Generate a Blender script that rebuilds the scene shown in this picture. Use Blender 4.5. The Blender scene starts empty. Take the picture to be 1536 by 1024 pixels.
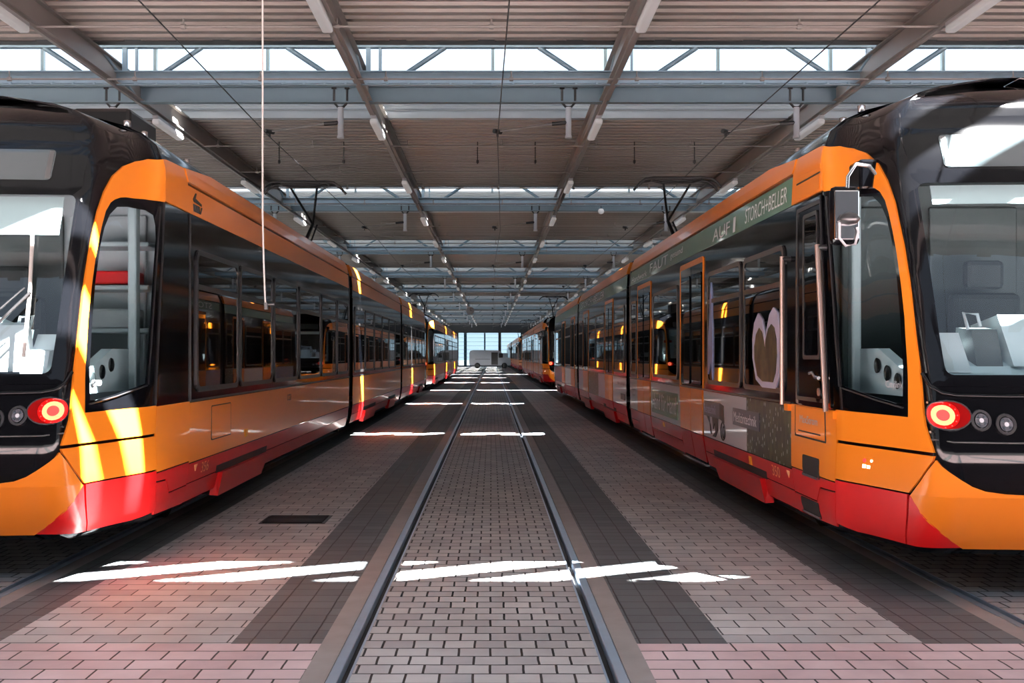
import bpy, bmesh, math, random
from mathutils import Vector, Matrix
from mathutils.geometry import tessellate_polygon
random.seed(7)
C = bpy.context.scene.collection
SC = bpy.context.scene

# ------------------------------------------------------------------ materials
def nmat(name):
    m = bpy.data.materials.new(name); m.use_nodes = True
    nt = m.node_tree; nt.nodes.clear()
    out = nt.nodes.new('ShaderNodeOutputMaterial')
    return m, nt, out
def S2L(c):
    return tuple((x/12.92 if x <= .04045 else ((x+.055)/1.055)**2.4) for x in c)
def paint(name, rgb, rough=.35, metal=0, noise=.08, nscale=3.0, coat=0.0, bump=0.0, spec=.5, emit=None, es=0):
    m, nt, out = nmat(name)
    b = nt.nodes.new('ShaderNodeBsdfPrincipled')
    tc = nt.nodes.new('ShaderNodeTexCoord'); n = nt.nodes.new('ShaderNodeTexNoise')
    n.inputs['Scale'].default_value = nscale; n.inputs['Detail'].default_value = 5
    nt.links.new(tc.outputs['Object'], n.inputs['Vector'])
    r = nt.nodes.new('ShaderNodeMapRange'); r.inputs['To Min'].default_value = 1-noise; r.inputs['To Max'].default_value = 1+noise
    nt.links.new(n.outputs['Fac'], r.inputs['Value'])
    mx = nt.nodes.new('ShaderNodeVectorMath'); mx.operation = 'SCALE'
    c = S2L(rgb); mx.inputs[0].default_value = c
    nt.links.new(r.outputs['Result'], mx.inputs['Scale'])
    nt.links.new(mx.outputs['Vector'], b.inputs['Base Color'])
    b.inputs['Roughness'].default_value = rough; b.inputs['Metallic'].default_value = metal
    b.inputs['Specular IOR Level'].default_value = spec
    b.inputs['Coat Weight'].default_value = coat; b.inputs['Coat Roughness'].default_value = .04
    if bump:
        bp = nt.nodes.new('ShaderNodeBump'); bp.inputs['Strength'].default_value = bump; bp.inputs['Distance'].default_value = .02
        nt.links.new(n.outputs['Fac'], bp.inputs['Height']); nt.links.new(bp.outputs['Normal'], b.inputs['Normal'])
    if emit:
        b.inputs['Emission Color'].default_value = (*S2L(emit), 1); b.inputs['Emission Strength'].default_value = es
    nt.links.new(b.outputs[0], out.inputs[0]); return m
def glass(name, tint, refl=1.0, rough=0.0):
    m, nt, out = nmat(name)
    t = nt.nodes.new('ShaderNodeBsdfTransparent'); t.inputs[0].default_value = (*tint, 1)
    g = nt.nodes.new('ShaderNodeBsdfGlossy'); g.inputs['Roughness'].default_value = rough; g.inputs[0].default_value = (refl, refl, refl, 1)
    lw = nt.nodes.new('ShaderNodeLayerWeight'); lw.inputs['Blend'].default_value = .5
    pw = nt.nodes.new('ShaderNodeMath'); pw.operation = 'POWER'; pw.inputs[1].default_value = 5; nt.links.new(lw.outputs['Facing'], pw.inputs[0])
    f = nt.nodes.new('ShaderNodeMath'); f.operation = 'MULTIPLY_ADD'; f.inputs[1].default_value = .9; f.inputs[2].default_value = .06; nt.links.new(pw.outputs[0], f.inputs[0])
    mx = nt.nodes.new('ShaderNodeMixShader')
    nt.links.new(f.outputs[0], mx.inputs[0]); nt.links.new(t.outputs[0], mx.inputs[1]); nt.links.new(g.outputs[0], mx.inputs[2])
    nt.links.new(mx.outputs[0], out.inputs[0]); return m
def brick(name, c1, c2, mortar, bw, rh, off=.5, ms=.006, rough=.75, freq=2, squash=1.0, sqf=2, stain=.3):
    m, nt, out = nmat(name); L = nt.links
    b = nt.nodes.new('ShaderNodeBsdfPrincipled'); tc = nt.nodes.new('ShaderNodeTexCoord')
    br = nt.nodes.new('ShaderNodeTexBrick'); br.offset = off; br.offset_frequency = freq; br.squash = squash; br.squash_frequency = sqf
    nd = nt.nodes.new('ShaderNodeTexNoise'); nd.inputs['Scale'].default_value = 5; nd.inputs['Detail'].default_value = 2
    L.new(tc.outputs['Object'], nd.inputs['Vector'])
    vs = nt.nodes.new('ShaderNodeVectorMath'); vs.operation = 'SCALE'; vs.inputs['Scale'].default_value = .012
    va = nt.nodes.new('ShaderNodeVectorMath'); va.operation = 'ADD'
    L.new(nd.outputs['Color'], vs.inputs[0]); L.new(vs.outputs[0], va.inputs[0]); L.new(tc.outputs['Object'], va.inputs[1])
    L.new(va.outputs[0], br.inputs['Vector'])
    for k, c in (('Color1', c1), ('Color2', c2), ('Mortar', mortar)): br.inputs[k].default_value = (*S2L(c), 1)
    for k, x in (('Scale', 1), ('Mortar Size', ms), ('Mortar Smooth', .2), ('Bias', 0), ('Brick Width', bw), ('Row Height', rh)): br.inputs[k].default_value = x
    n = nt.nodes.new('ShaderNodeTexNoise'); n.inputs['Scale'].default_value = 1.3; n.inputs['Detail'].default_value = 6; n.inputs['Roughness'].default_value = .65
    L.new(tc.outputs['Object'], n.inputs['Vector'])
    r = nt.nodes.new('ShaderNodeMapRange'); r.inputs['From Min'].default_value = .3; r.inputs['From Max'].default_value = .7
    r.inputs['To Min'].default_value = 1-stain; r.inputs['To Max'].default_value = 1.08
    L.new(n.outputs['Fac'], r.inputs['Value'])
    mx = nt.nodes.new('ShaderNodeVectorMath'); mx.operation = 'SCALE'
    L.new(br.outputs['Color'], mx.inputs[0]); L.new(r.outputs['Result'], mx.inputs['Scale'])
    L.new(mx.outputs['Vector'], b.inputs['Base Color'])
    n2 = nt.nodes.new('ShaderNodeTexNoise'); n2.inputs['Scale'].default_value = 40; n2.inputs['Detail'].default_value = 4
    L.new(tc.outputs['Object'], n2.inputs['Vector'])
    bp = nt.nodes.new('ShaderNodeBump'); bp.inputs['Strength'].default_value = .6; bp.inputs['Distance'].default_value = .008; bp.invert = True
    L.new(br.outputs['Fac'], bp.inputs['Height'])
    bp2 = nt.nodes.new('ShaderNodeBump'); bp2.inputs['Strength'].default_value = .25; bp2.inputs['Distance'].default_value = .004
    L.new(n2.outputs['Fac'], bp2.inputs['Height']); L.new(bp.outputs[0], bp2.inputs['Normal']); L.new(bp2.outputs[0], b.inputs['Normal'])
    rr = nt.nodes.new('ShaderNodeMapRange'); rr.inputs['To Min'].default_value = rough-.25; rr.inputs['To Max'].default_value = rough+.1
    L.new(n.outputs['Fac'], rr.inputs['Value']); L.new(rr.outputs[0], b.inputs['Roughness'])
    L.new(b.outputs[0], out.inputs[0]); return m
def foliage(name, dark, light, dots, scale=14):
    m, nt, out = nmat(name); L = nt.links
    b = nt.nodes.new('ShaderNodeBsdfPrincipled'); tc = nt.nodes.new('ShaderNodeTexCoord')
    mp = nt.nodes.new('ShaderNodeMapping'); mp.inputs['Scale'].default_value = (1, 1, .45)
    L.new(tc.outputs['Object'], mp.inputs['Vector'])
    n = nt.nodes.new('ShaderNodeTexNoise'); n.inputs['Scale'].default_value = scale; n.inputs['Detail'].default_value = 6
    L.new(mp.outputs[0], n.inputs['Vector'])
    cr = nt.nodes.new('ShaderNodeValToRGB'); cr.color_ramp.elements[0].position = .4; cr.color_ramp.elements[0].color = (*S2L(dark), 1)
    cr.color_ramp.elements[1].position = .7; cr.color_ramp.elements[1].color = (*S2L(light), 1)
    L.new(n.outputs['Fac'], cr.inputs[0])
    v = nt.nodes.new('ShaderNodeTexVoronoi'); v.inputs['Scale'].default_value = 22; L.new(mp.outputs[0], v.inputs['Vector'])
    lt = nt.nodes.new('ShaderNodeMath'); lt.operation = 'LESS_THAN'; lt.inputs[1].default_value = .2 if dots else -1
    L.new(v.outputs['Distance'], lt.inputs[0])
    mx = nt.nodes.new('ShaderNodeMix'); mx.data_type = 'RGBA'; mx.inputs[7].default_value = (*S2L((.62, .66, .68)), 1)
    L.new(lt.outputs[0], mx.inputs[0]); L.new(cr.outputs[0], mx.inputs[6]); L.new(mx.outputs[2], b.inputs['Base Color'])
    b.inputs['Roughness'].default_value = .4; b.inputs['Specular IOR Level'].default_value = .2
    L.new(b.outputs[0], out.inputs[0]); return m

M = {}
M['orange'] = paint('orange_gloss_paint', (.94, .52, .13), .3, coat=.15, noise=.03, spec=.35)
M['red'] = paint('red_gloss_paint', (.76, .08, .09), .3, coat=.15, noise=.04, spec=.35)
M['black'] = paint('black_gloss_paint', (.018, .02, .026), .07, noise=.1, spec=.14)
M['roofblack'] = paint('dark_roof_paint', (.035, .035, .04), .3)
M['trim'] = paint('black_rubber_trim', (.08, .08, .085), .35)
M['seam'] = paint('charcoal_seam', (.03, .03, .03), .6)
M['winglass'] = paint('dark_tinted_window_glass', (.012, .014, .02), .015, noise=.02, spec=.9)
M['cabglass'] = glass('clear_cab_glass', (.80, .93, .945), .55)
M['green'] = paint('sage_green_banner', (.33, .47, .38), .35, noise=.1, nscale=1.2, coat=.4)
M['greenad'] = paint('green_advert', (.18, .38, .2), .35, coat=.3)
M['white'] = paint('white_film', (.80, .79, .80), .4, coat=.3, noise=.03)
M['letter'] = paint('white_lettering', (.97, .97, .97), .6, spec=.2)
M['navy'] = paint('navy_plate', (.05, .09, .17), .35)
M['ink'] = paint('black_ink', (.05, .05, .055), .5)
M['tan'] = paint('orange_lettering', (1, .72, .5), .5)
M['yellow'] = paint('yellow_sticker', (.95, .65, .1), .5)
M['foliage'] = foliage('printed_meadow_photograph', (.04, .05, .045), (.24, .25, .15), True)
M['tree'] = foliage('printed_tree_photograph', (.05, .06, .04), (.30, .27, .18), False, 10)
M['skyfilm'] = paint('pale_printed_film', (.74, .72, .80), .35, noise=.15, nscale=4)
M['bluefilm'] = paint('pale_blue_printed_film', (.55, .60, .75), .35, noise=.35, nscale=9)
M['rail_steel'] = paint('polished_rail_steel', (.72, .78, .84), .38, metal=.75, noise=.12, nscale=8)
M['rail_dark'] = paint('dark_groove', (.05, .045, .045), .7)
M['steel'] = paint('galvanised_steel', (.62, .70, .74), .5, metal=.2, noise=.15, nscale=6)
M['beam'] = paint('grey_painted_beam', (.62, .60, .58), .45, noise=.12, nscale=2)
M['bluesteel'] = paint('blue_grey_painted_steel', (.42, .50, .54), .5, noise=.1)
M['deck'] = paint('beige_corrugated_deck', (.53, .50, .47), .42, noise=.12, nscale=.8, spec=.6)
M['upstand'] = paint('pale_corrugated_cladding', (.74, .77, .79), .4, noise=.08)
M['outer'] = paint('outer_roofing', (.25, .25, .26), .8)
M['darkiron'] = paint('dark_iron', (.07, .07, .075), .5)
M['whiteplastic'] = paint('white_insulator', (.85, .85, .86), .35)
M['lampglass'] = paint('lamp_diffuser', (.92, .92, .93), .3, emit=(1, .97, .95), es=.18)
M['chrome'] = paint('brushed_chrome', (.85, .85, .86), .15, metal=1)
M['copper'] = paint('satin_handrail', (.82, .70, .65), .3, metal=.8)
M['redlens'] = paint('red_lens', (.30, .01, .01), .1, spec=.3, emit=(1, .03, .02), es=.12)
M['redglow'] = paint('red_glowing_lens', (.5, .01, .01), .2, spec=.3, emit=(1, .04, .02), es=1.6)
M['redled'] = paint('lamp_ring', (1, .6, .4), .3, emit=(1, .62, .42), es=1.6)
M['redcore'] = paint('lamp_core', (.7, .2, .2), .3, spec=.3, emit=(1, .30, .26), es=.9)
M['display'] = paint('display_glass', (.16, .19, .2), .06)
M['lens'] = paint('clear_headlight_lens', (.30, .31, .33), .12, metal=.5, noise=.7, nscale=70)
M['lenswhite'] = paint('lit_marker', (1, .9, .8), .3, emit=(1, .9, .8), es=3)
M['dash'] = paint('light_grey_dashboard', (.80, .82, .83), .5)
M['inner'] = paint('cab_lining', (.18, .19, .19), .6)  # dark tone holds the right cab's dimness; also serves as plain dark grey
M['seat'] = paint('black_seat_fabric', (.06, .06, .065), .8)
M['blind'] = paint('grey_sun_blind', (.80, .82, .82), .7)
M['concrete'] = paint('rail_side_concrete', (.50, .48, .47), .65, noise=.25, nscale=5, bump=.3)
M['outground'] = paint('yard_concrete', (.17, .17, .17), .8, noise=.1)
M['wall'] = paint('dark_wall_cladding', (.16, .17, .18), .6)
M['wallpale'] = paint('pale_wall_render', (.7, .7, .69), .7)
M['van'] = paint('grey_van_paint', (.62, .64, .67), .35, coat=.5)
M['tyre'] = paint('tyre_rubber', (.05, .05, .05), .8)
M['pane'] = glass('hall_pane', (.93, .97, 1), .6)
m_, nt_, out_ = nmat('added_frosted_diffuser'); tr_ = nt_.nodes.new('ShaderNodeBsdfTranslucent'); tr_.inputs[0].default_value = (.15, .146, .144, 1); nt_.links.new(tr_.outputs[0], out_.inputs[0]); M['frosted'] = m_  # diffuser added overhead to brighten the near paving
M['endpane'] = glass('end_wall_pane', (.58, .68, .73), .5)
M['cyan'] = paint('pale_blue_post', (.80, .95, 1), .6)
M['pave_mid'] = brick('setts_between_rails', (.58, .57, .57), (.68, .67, .66), (.07, .06, .055), .166, .147, ms=.007)
M['pave_light'] = brick('pale_pavers', (.60, .595, .595), (.70, .69, .68), (.12, .10, .095), .262, .158, ms=.005)
M['pave_pink'] = brick('pinkish_pavers', (.72, .62, .62), (.78, .69, .69), (.12, .09, .09), .262, .158, ms=.006)
M['pave_dark'] = brick('charcoal_pavers', (.27, .29, .30), (.33, .345, .355), (.06, .06, .06), .164, .17, off=0, ms=.005)

# ------------------------------------------------------------------ mesh helpers
def link(name, me, parent=None):
    o = bpy.data.objects.new(name, me); C.objects.link(o)
    if parent: o.parent = parent
    return o
def tag(o, label=None, cat=None, group=None, kind=None):
    if label: o['label'] = label
    if cat: o['category'] = cat
    if group: o['group'] = group
    if kind: o['kind'] = kind
    return o
class MB:
    def __init__(s): s.v = []; s.f = []; s.m = []; s.sm = []
    def add(s, vs, fs, mi=0, smooth=False):
        b = len(s.v); s.v += [tuple(x) for x in vs]
        for f in fs: s.f.append(tuple(b+i for i in f)); s.m.append(mi); s.sm.append(smooth)
        return s
    def box(s, x0, x1, y0, y1, z0, z1, mi=0):
        vs = [(x, y, z) for x in (x0, x1) for y in (y0, y1) for z in (z0, z1)]
        return s.add(vs, [(0,1,3,2),(4,6,7,5),(0,4,5,1),(2,3,7,6),(0,2,6,4),(1,5,7,3)], mi)
    def bevbox(s, x0, x1, y0, y1, z0, z1, b=.02, mi=0):
        bm = bmesh.new(); bmesh.ops.create_cube(bm, size=1)
        for v in bm.verts: v.co = Vector(((x0+x1)/2+v.co.x*(x1-x0), (y0+y1)/2+v.co.y*(y1-y0), (z0+z1)/2+v.co.z*(z1-z0)))
        bmesh.ops.bevel(bm, geom=list(bm.edges), offset=b, segments=2, affect='EDGES', profile=.5)
        bm.verts.index_update()
        s.add([v.co[:] for v in bm.verts], [[v.index for v in f.verts] for f in bm.faces], mi); bm.free(); return s
    def tube(s, pts, r, n=8, mi=0, cap=True):
        pts = [Vector(p) for p in pts]; rings = []
        up = Vector((0, 0, 1)); d0 = (pts[1]-pts[0]).normalized()
        if abs(d0.dot(up)) > .9: up = Vector((1, 0, 0))
        rad = r if isinstance(r, (list, tuple)) else [r]*len(pts)
        vs = []
        for i, p in enumerate(pts):
            d = (pts[min(i+1, len(pts)-1)]-pts[max(i-1, 0)]).normalized()
            a = d.cross(up)
            if a.length < 1e-4: a = d.cross(Vector((0, 1, 0)))
            a.normalize(); b = d.cross(a).normalized()
            for k in range(n):
                t = 2*math.pi*k/n; vs.append(p+(a*math.cos(t)+b*math.sin(t))*rad[i])
        fs = []
        for i in range(len(pts)-1):
            for k in range(n): fs.append((i*n+k, i*n+(k+1) % n, (i+1)*n+(k+1) % n, (i+1)*n+k))
        s.add(vs, fs, mi, True)
        if cap:
            s.add(vs[:n], [tuple(range(n))], mi); s.add(vs[-n:], [tuple(range(n))], mi)
        return s
    def lathe(s, prof, c, axis='z', n=20, mi=0):
        vs = []
        for (r, h) in prof:
            for k in range(n):
                t = 2*math.pi*k/n; a, b = r*math.cos(t), r*math.sin(t)
                vs.append({'z': (c[0]+a, c[1]+b, c[2]+h), 'x': (c[0]+h, c[1]+a, c[2]+b), 'y': (c[0]+a, c[1]+h, c[2]+b)}[axis])
        fs = []
        for i in range(len(prof)-1):
            for k in range(n): fs.append((i*n+k, i*n+(k+1) % n, (i+1)*n+(k+1) % n, (i+1)*n+k))
        return s.add(vs, fs, mi, True)
    def prism(s, poly, ax, a0, a1, mi=0):   # poly of 2D points in the plane normal to axis ax, extruded a0..a1
        def P(p, a): return {'x': (a, p[0], p[1]), 'y': (p[0], a, p[1]), 'z': (p[0], p[1], a)}[ax]
        n = len(poly)
        return s.add([P(p, a0) for p in poly]+[P(p, a1) for p in poly],
                     [tuple(range(n)), tuple(range(2*n-1, n-1, -1))]+[(i, (i+1) % n, n+(i+1) % n, n+i) for i in range(n)], mi)
    def build(s, name, mats, parent=None):
        if not isinstance(mats, (list, tuple)): mats = [mats]
        vs = s.v; org = Vector((0, 0, 0))
        if parent is None:
            xs, ys, zs = zip(*vs); org = Vector(((min(xs)+max(xs))/2, (min(ys)+max(ys))/2, min(zs)))
            vs = [(x-org.x, y-org.y, z-org.z) for x, y, z in vs]
        me = bpy.data.meshes.new(name); me.from_pydata(vs, [], s.f)
        for m in mats: me.materials.append(m)
        me.polygons.foreach_set('material_index', s.m); me.polygons.foreach_set('use_smooth', s.sm)
        bm = bmesh.new(); bm.from_mesh(me); bmesh.ops.recalc_face_normals(bm, faces=bm.faces); bm.to_mesh(me); bm.free()
        o = link(name, me, parent); o.location = org; return o
def empty(name, loc): o = link(name, None); o.location = loc; o.empty_display_size = .3; return o
def copy_tree(o, parent=None):
    c = o.copy(); C.objects.link(c); c.parent = parent
    for ch in [x for x in o.children]: copy_tree(ch, c)
    return c

# ------------------------------------------------------------------ tram surface
PLAN = [(0,-.06),(.45,-.05),(.85,-.02),(1.0,.0),(1.065,.05),(1.10,.16),(1.17,.42),(1.25,.70),(1.31,.92),(1.335,1.15)]
RK = [(.28,.36),(.35,.31),(.5,.20),(.7,.08),(.95,.0),(1.2,.06),(1.4,.12),(1.7,.23),(2.1,.36),(2.45,.48),(2.88,.64),(3.16,.78),(3.6,.82)]
INS = [(.28,.08),(.4,.04),(.55,.02),(.7,0),(2.5,0),(2.78,.005),(3.04,.02),(3.15,.05),(3.25,.09),(3.34,.2),(3.41,.36),(3.46,.55),(3.5,.8),(3.54,1.08),(3.555,1.33)]
def lerp(T, x):
    if x <= T[0][0]: return T[0][1]
    for a, b in zip(T, T[1:]):
        if x <= b[0]: return a[1]+(b[1]-a[1])*(x-a[0])/(b[0]-a[0])
    return T[-1][1]
def crom(P, n=8):
    out = []; Q = [(-P[1][0], P[1][1])]+P+[(P[-1][0], P[-1][1]+.3)]
    for i in range(1, len(Q)-2):
        p0, p1, p2, p3 = Q[i-1], Q[i], Q[i+1], Q[i+2]
        for k in range(n):
            t = k/n
            out.append(tuple(.5*(2*p1[j]+(p2[j]-p0[j])*t+(2*p0[j]-5*p1[j]+4*p2[j]-p3[j])*t*t+(-p0[j]+3*p1[j]-3*p2[j]+p3[j])*t**3) for j in (0, 1)))
    out.append(P[-1]); return out
PL = crom(PLAN); AC = [0]
for a, b in zip(PL, PL[1:]): AC.append(AC[-1]+math.hypot(b[0]-a[0], b[1]-a[1]))
V0 = 1.15-AC[-1]
NR = []
for i in range(len(PL)):
    if i == 0: NR.append((0, -1)); continue
    a = PL[max(i-1, 0)]; b = PL[min(i+1, len(PL)-1)]; dx, dy = b[0]-a[0], b[1]-a[1]; l = math.hypot(dx, dy); NR.append((dy/l, -dx/l))
NR[-1] = (1, 0)
def surf(v, z, off=0.0):
    sg = 1
    if v < V0: v = 2*V0-v; sg = -1
    ins = lerp(INS, z)
    if v >= 1.15: x, y, nx, ny = 1.335, v, 1, 0
    else:
        u = v-V0
        for i in range(len(AC)-1):
            if u <= AC[i+1]: break
        t = max(0, min(1, (u-AC[i])/(AC[i+1]-AC[i]))); a, b = PL[i], PL[i+1]
        x = a[0]+(b[0]-a[0])*t; y = a[1]+(b[1]-a[1])*t
        nx = NR[i][0]+(NR[i+1][0]-NR[i][0])*t; ny = NR[i][1]+(NR[i+1][1]-NR[i][1])*t
    s = max(0, min(1, (1.7-v)/1.3)); bl = s*s*(3-2*s)
    kx = 1-ins/1.335
    X = x*kx+off*nx; Y = y-.5*ins*ny+off*ny+bl*lerp(RK, z)
    return (sg*X, Y, z+(off if z > 3.4 else 0))
LEN = 34.8
def arc(c, r, a0, a1, n=5):
    return [(c[0]+r*math.cos(math.radians(a0+(a1-a0)*k/n)), c[1]+r*math.sin(math.radians(a0+(a1-a0)*k/n))) for k in range(n+1)]
def rr(v0, v1, z0, z1, r=.07, n=4):
    return arc((v1-r, z1-r), r, 0, 90, n)+arc((v0+r, z1-r), r, 90, 180, n)+arc((v0+r, z0+r), r, 180, 270, n)+arc((v1-r, z0+r), r, 270, 360, n)
def rc(v0, v1, z0, z1): return [(v0, z0), (v1, z0), (v1, z1), (v0, z1)]
def ell(c, a, b, n=20): return [(c[0]+a*math.cos(2*math.pi*k/n), c[1]+b*math.sin(2*math.pi*k/n)) for k in range(n)]

class Tram:
    def __init__(s, sgn, cx, y0, label):
        s.g = sgn; s.root = empty('tram', (cx, y0, 0)); tag(s.root, label, 'tram')
    def P(s, v, z, off=0):
        if v > LEN/2:
            x, y, zz = surf(LEN-v, z, off); return (-s.g*x, LEN-y, zz)
        x, y, zz = surf(v, z, off); return (-s.g*x, y, zz)
    def patch(s, name, outline, off, mat, parent=None, holes=(), t=None, label=None):
        parent = parent or s.root
        polys = [[Vector((a, b, 0)) for a, b in pl] for pl in [outline]+list(holes)]
        flat = [p for pl in polys for p in pl]
        tris = tessellate_polygon(polys)
        bm = bmesh.new(); vs = [bm.verts.new(p) for p in flat]
        for tr in tris:
            try: bm.faces.new([vs[i] for i in tr])
            except ValueError: pass
        v0 = min(p.x for p in flat); v1 = max(p.x for p in flat); z0 = min(p.y for p in flat); z1 = max(p.y for p in flat)
        cuts = []
        w = V0-2.6
        while w < 1.72:
            if v0 < w < v1: cuts.append(((w, 0, 0), (1, 0, 0)))
            w += .06
        zs = [.4,.55,.7,.95,1.2,1.4,1.7,2.1,2.45,2.88] if v0 < 1.7 else []
        for z in zs+[2.78,2.96,3.04,3.1,3.15,3.2,3.25]:
            if z0 < z < z1: cuts.append(((0, z, 0), (0, 1, 0)))
        for co, no in cuts:
            bmesh.ops.bisect_plane(bm, geom=list(bm.verts)+list(bm.edges)+list(bm.faces), plane_co=co, plane_no=no, dist=1e-5)
        bmesh.ops.remove_doubles(bm, verts=bm.verts, dist=1e-5)
        bm.verts.index_update()
        t = t if t is not None else off+.004
        mb = MB(); V = [v.co for v in bm.verts]
        mb.add([s.P(c.x, c.y, off) for c in V], [[q.index for q in f.verts] for f in bm.faces], 0, v0 < 1.7)
        for e in bm.edges:
            if len(e.link_faces) == 1:
                a, b = e.verts[0].co, e.verts[1].co
                mb.add([s.P(a.x, a.y, off), s.P(b.x, b.y, off), s.P(b.x, b.y, off-t), s.P(a.x, a.y, off-t)], [(0, 1, 2, 3)])
        bm.free()
        o = mb.build(name, mat, parent)
        if label: o['label'] = label
        return o
    def tube(s, name, vz, r, mat, off=.05, parent=None, n=8):
        return MB().tube([s.P(v, z, off) for v, z in vz], r, n).build(name, mat, parent or s.root)
    def text(s, name, txt, va, vb, z0, z1, mat, off=.012, parent=None, slope=0):
        """txt filling the box between va (the reader's left) and vb, z0..z1"""
        cu = bpy.data.curves.new('lettering', 'FONT'); cu.body = txt; cu.resolution_u = 3; cu.extrude = 0
        ob = bpy.data.objects.new('tmp', cu); C.objects.link(ob); dg = bpy.context.evaluated_depsgraph_get(); dg.update()
        me = bpy.data.meshes.new_from_object(ob.evaluated_get(dg)); C.objects.unlink(ob); bpy.data.objects.remove(ob)
        xs = [v.co.x for v in me.vertices]; ys = [v.co.y for v in me.vertices]
        x0, x1, y0, y1 = min(xs), max(xs), min(ys), max(ys)
        vs = [s.P(va+(vb-va)*(v.co.x-x0)/(x1-x0)+slope*(v.co.y-y0), z0+(z1-z0)*(v.co.y-y0)/(y1-y0), off) for v in me.vertices]
        fs = [tuple(p.vertices) for p in me.polygons]
        return MB().add(vs, fs).build(name, mat, parent or s.root)
    def shell(s, name, va, vb, nose=False, rear=False, mat=None):
        Z = [.30,.35,.42,.5,.6,.7,.82,.95,1.1,1.26,1.44,1.7,1.95,2.2,2.45,2.6,2.74,2.88,3.04,3.15,3.25,3.34,3.41,3.46,3.5,3.54,3.555]
        g = s.g; mb = MB()
        def col(vv):   # position + mirrored position
            return vv
        cols = []
        if nose:
            a = [V0]; w = V0+.08
            while w < 1.7: a.append(w); w += .08
            a += [-.10, .12, .95]
            a = sorted(x for x in a if not any(abs(x-h) < .025 and x != h for h in (-.10, .12, .95)))
            half = a+[1.7+k*(vb-1.7)/8 for k in range(9)]
            cols = [2*V0-x for x in reversed(half) if x > V0]+half
        else: half = [va+k*(vb-va)/6 for k in range(7)]
        if nose:
            grid = [[s.P(c, z) for z in Z] for c in cols]; n = len(Z)
            for i in range(len(cols)-1):
                for j in range(n-1):
                    cm = (cols[i]+cols[i+1])/2; zm = (Z[j]+Z[j+1])/2
                    hole = (-.10 > cm > 2*V0+.10 and 1.44 < zm < 2.74) or (.12 < cm < .95 and 1.26 < zm < 2.74) or (2*V0-.12 > cm > 2*V0-.95 and 1.26 < zm < 2.74)
                    if hole: continue
                    mb.add([grid[i][j], grid[i+1][j], grid[i+1][j+1], grid[i][j+1]], [(0, 1, 2, 3)], 0, True)
            bott = [g_[0] for g_ in grid]
            mb.add(bott, [tuple(range(len(bott)))])
        else:
            if rear: half = [va+k*(LEN-1.7-va)/6 for k in range(7)]+[LEN-1.7+k*.14 for k in range(1, 13)]+[LEN+.1+k*.145 for k in range(0, 8)]
            if rear: half = [x for x in half if x <= LEN-V0]+[LEN-V0]
            rows = []
            for c in half:
                rows.append([s.P(c, z) for z in Z])
            for sg in (1, -1):
                for i in range(len(rows)-1):
                    for j in range(len(Z)-1):
                        mb.add([(sg*p[0], p[1], p[2]) for p in (rows[i][j], rows[i+1][j], rows[i+1][j+1], rows[i][j+1])], [(0, 1, 2, 3)], 0, True)
            for i in range(len(rows)-1):
                a, b = rows[i][0], rows[i+1][0]
                mb.add([a, b, (-b[0], b[1], b[2]), (-a[0], a[1], a[2])], [(0, 1, 2, 3)])
        bm = bmesh.new(); me = bpy.data.meshes.new(name); me.from_pydata(mb.v, [], mb.f); bm.from_mesh(me)
        bmesh.ops.remove_doubles(bm, verts=bm.verts, dist=1e-4); bmesh.ops.recalc_face_normals(bm, faces=bm.faces)
        for f in bm.faces: f.smooth = abs(f.normal.z) < .999 or f.calc_area() < 1
        bm.to_mesh(me); bm.free(); me.materials.append(mat or M['black'])
        return link(name, me, s.root)

def window(T, v0, v1, z0=1.25, z1=2.5, hopper=True, graphic=None):
    w = T.patch('window_frame', rr(v0, v1, z0, z1, .1), .016, M['trim'], holes=[rr(v0+.045, v1-.045, z0+.045, z1-.045, .07)])
    T.patch('window_pane', rr(v0+.03, v1-.03, z0+.03, z1-.03, .08), .008, M['winglass'], w)
    if hopper: T.patch('window_bar', rc(v0+.04, v1-.04, z0+.9, z0+.945), .018, M['trim'], w)
    return w
def door(T, v0, v1, detail=True):
    mid = (v0+v1)/2
    T.patch('door_frame', rr(v0, v1, 1.0, 2.72, .05), .014, M['orange'], holes=[rr(v0+.010, v1-.010, .9999+.02, 2.655, .04)], label='thin orange door surround')
    for a, b in ((v0+.03, mid-.008), (mid+.008, v1-.03)):
        d = T.patch('door_leaf', rc(a, b, .33, 2.65), .010, M['black'])
        T.patch('door_pane', rr(a+.06, b-.06, 1.22, 2.55, .05), .014, M['winglass'], d)
        T.patch('door_panel', rc(a+.004, b-.004, .65, 1.17), .016, M['orange'], d, label='orange lower door panel')
        T.patch('kick_panel', rc(a+.004, b-.004, .33, .638), .016, M['red'], d, label='red kick panel')
    MB().box(*sorted((T.P(v0, .3, -.02)[0], T.P(v0, .3, .05)[0])), v0+.05, v1-.05, .285, .31).build('door_sill', M['chrome'], T.root)

def bogie(T, yc):
    mb = MB(); mb.box(-.95, .95, yc-1.0, yc+1.0, .28, .42); mb.box(-.25, .25, yc-.5, yc+.5, .2, .5)
    b = mb.build('bogie', M['darkiron'], T.root)
    for y in (yc-.8, yc+.8):
        for x in (-.7175, .7175):
            MB().lathe([(0,-.07),(.22,-.07),(.28,-.05),(.30,-.045),(.30,.05),(.22,.06),(0,.06)], (x, y, .306), 'x', 20).build('wheel', M['darkiron'], b)

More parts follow.
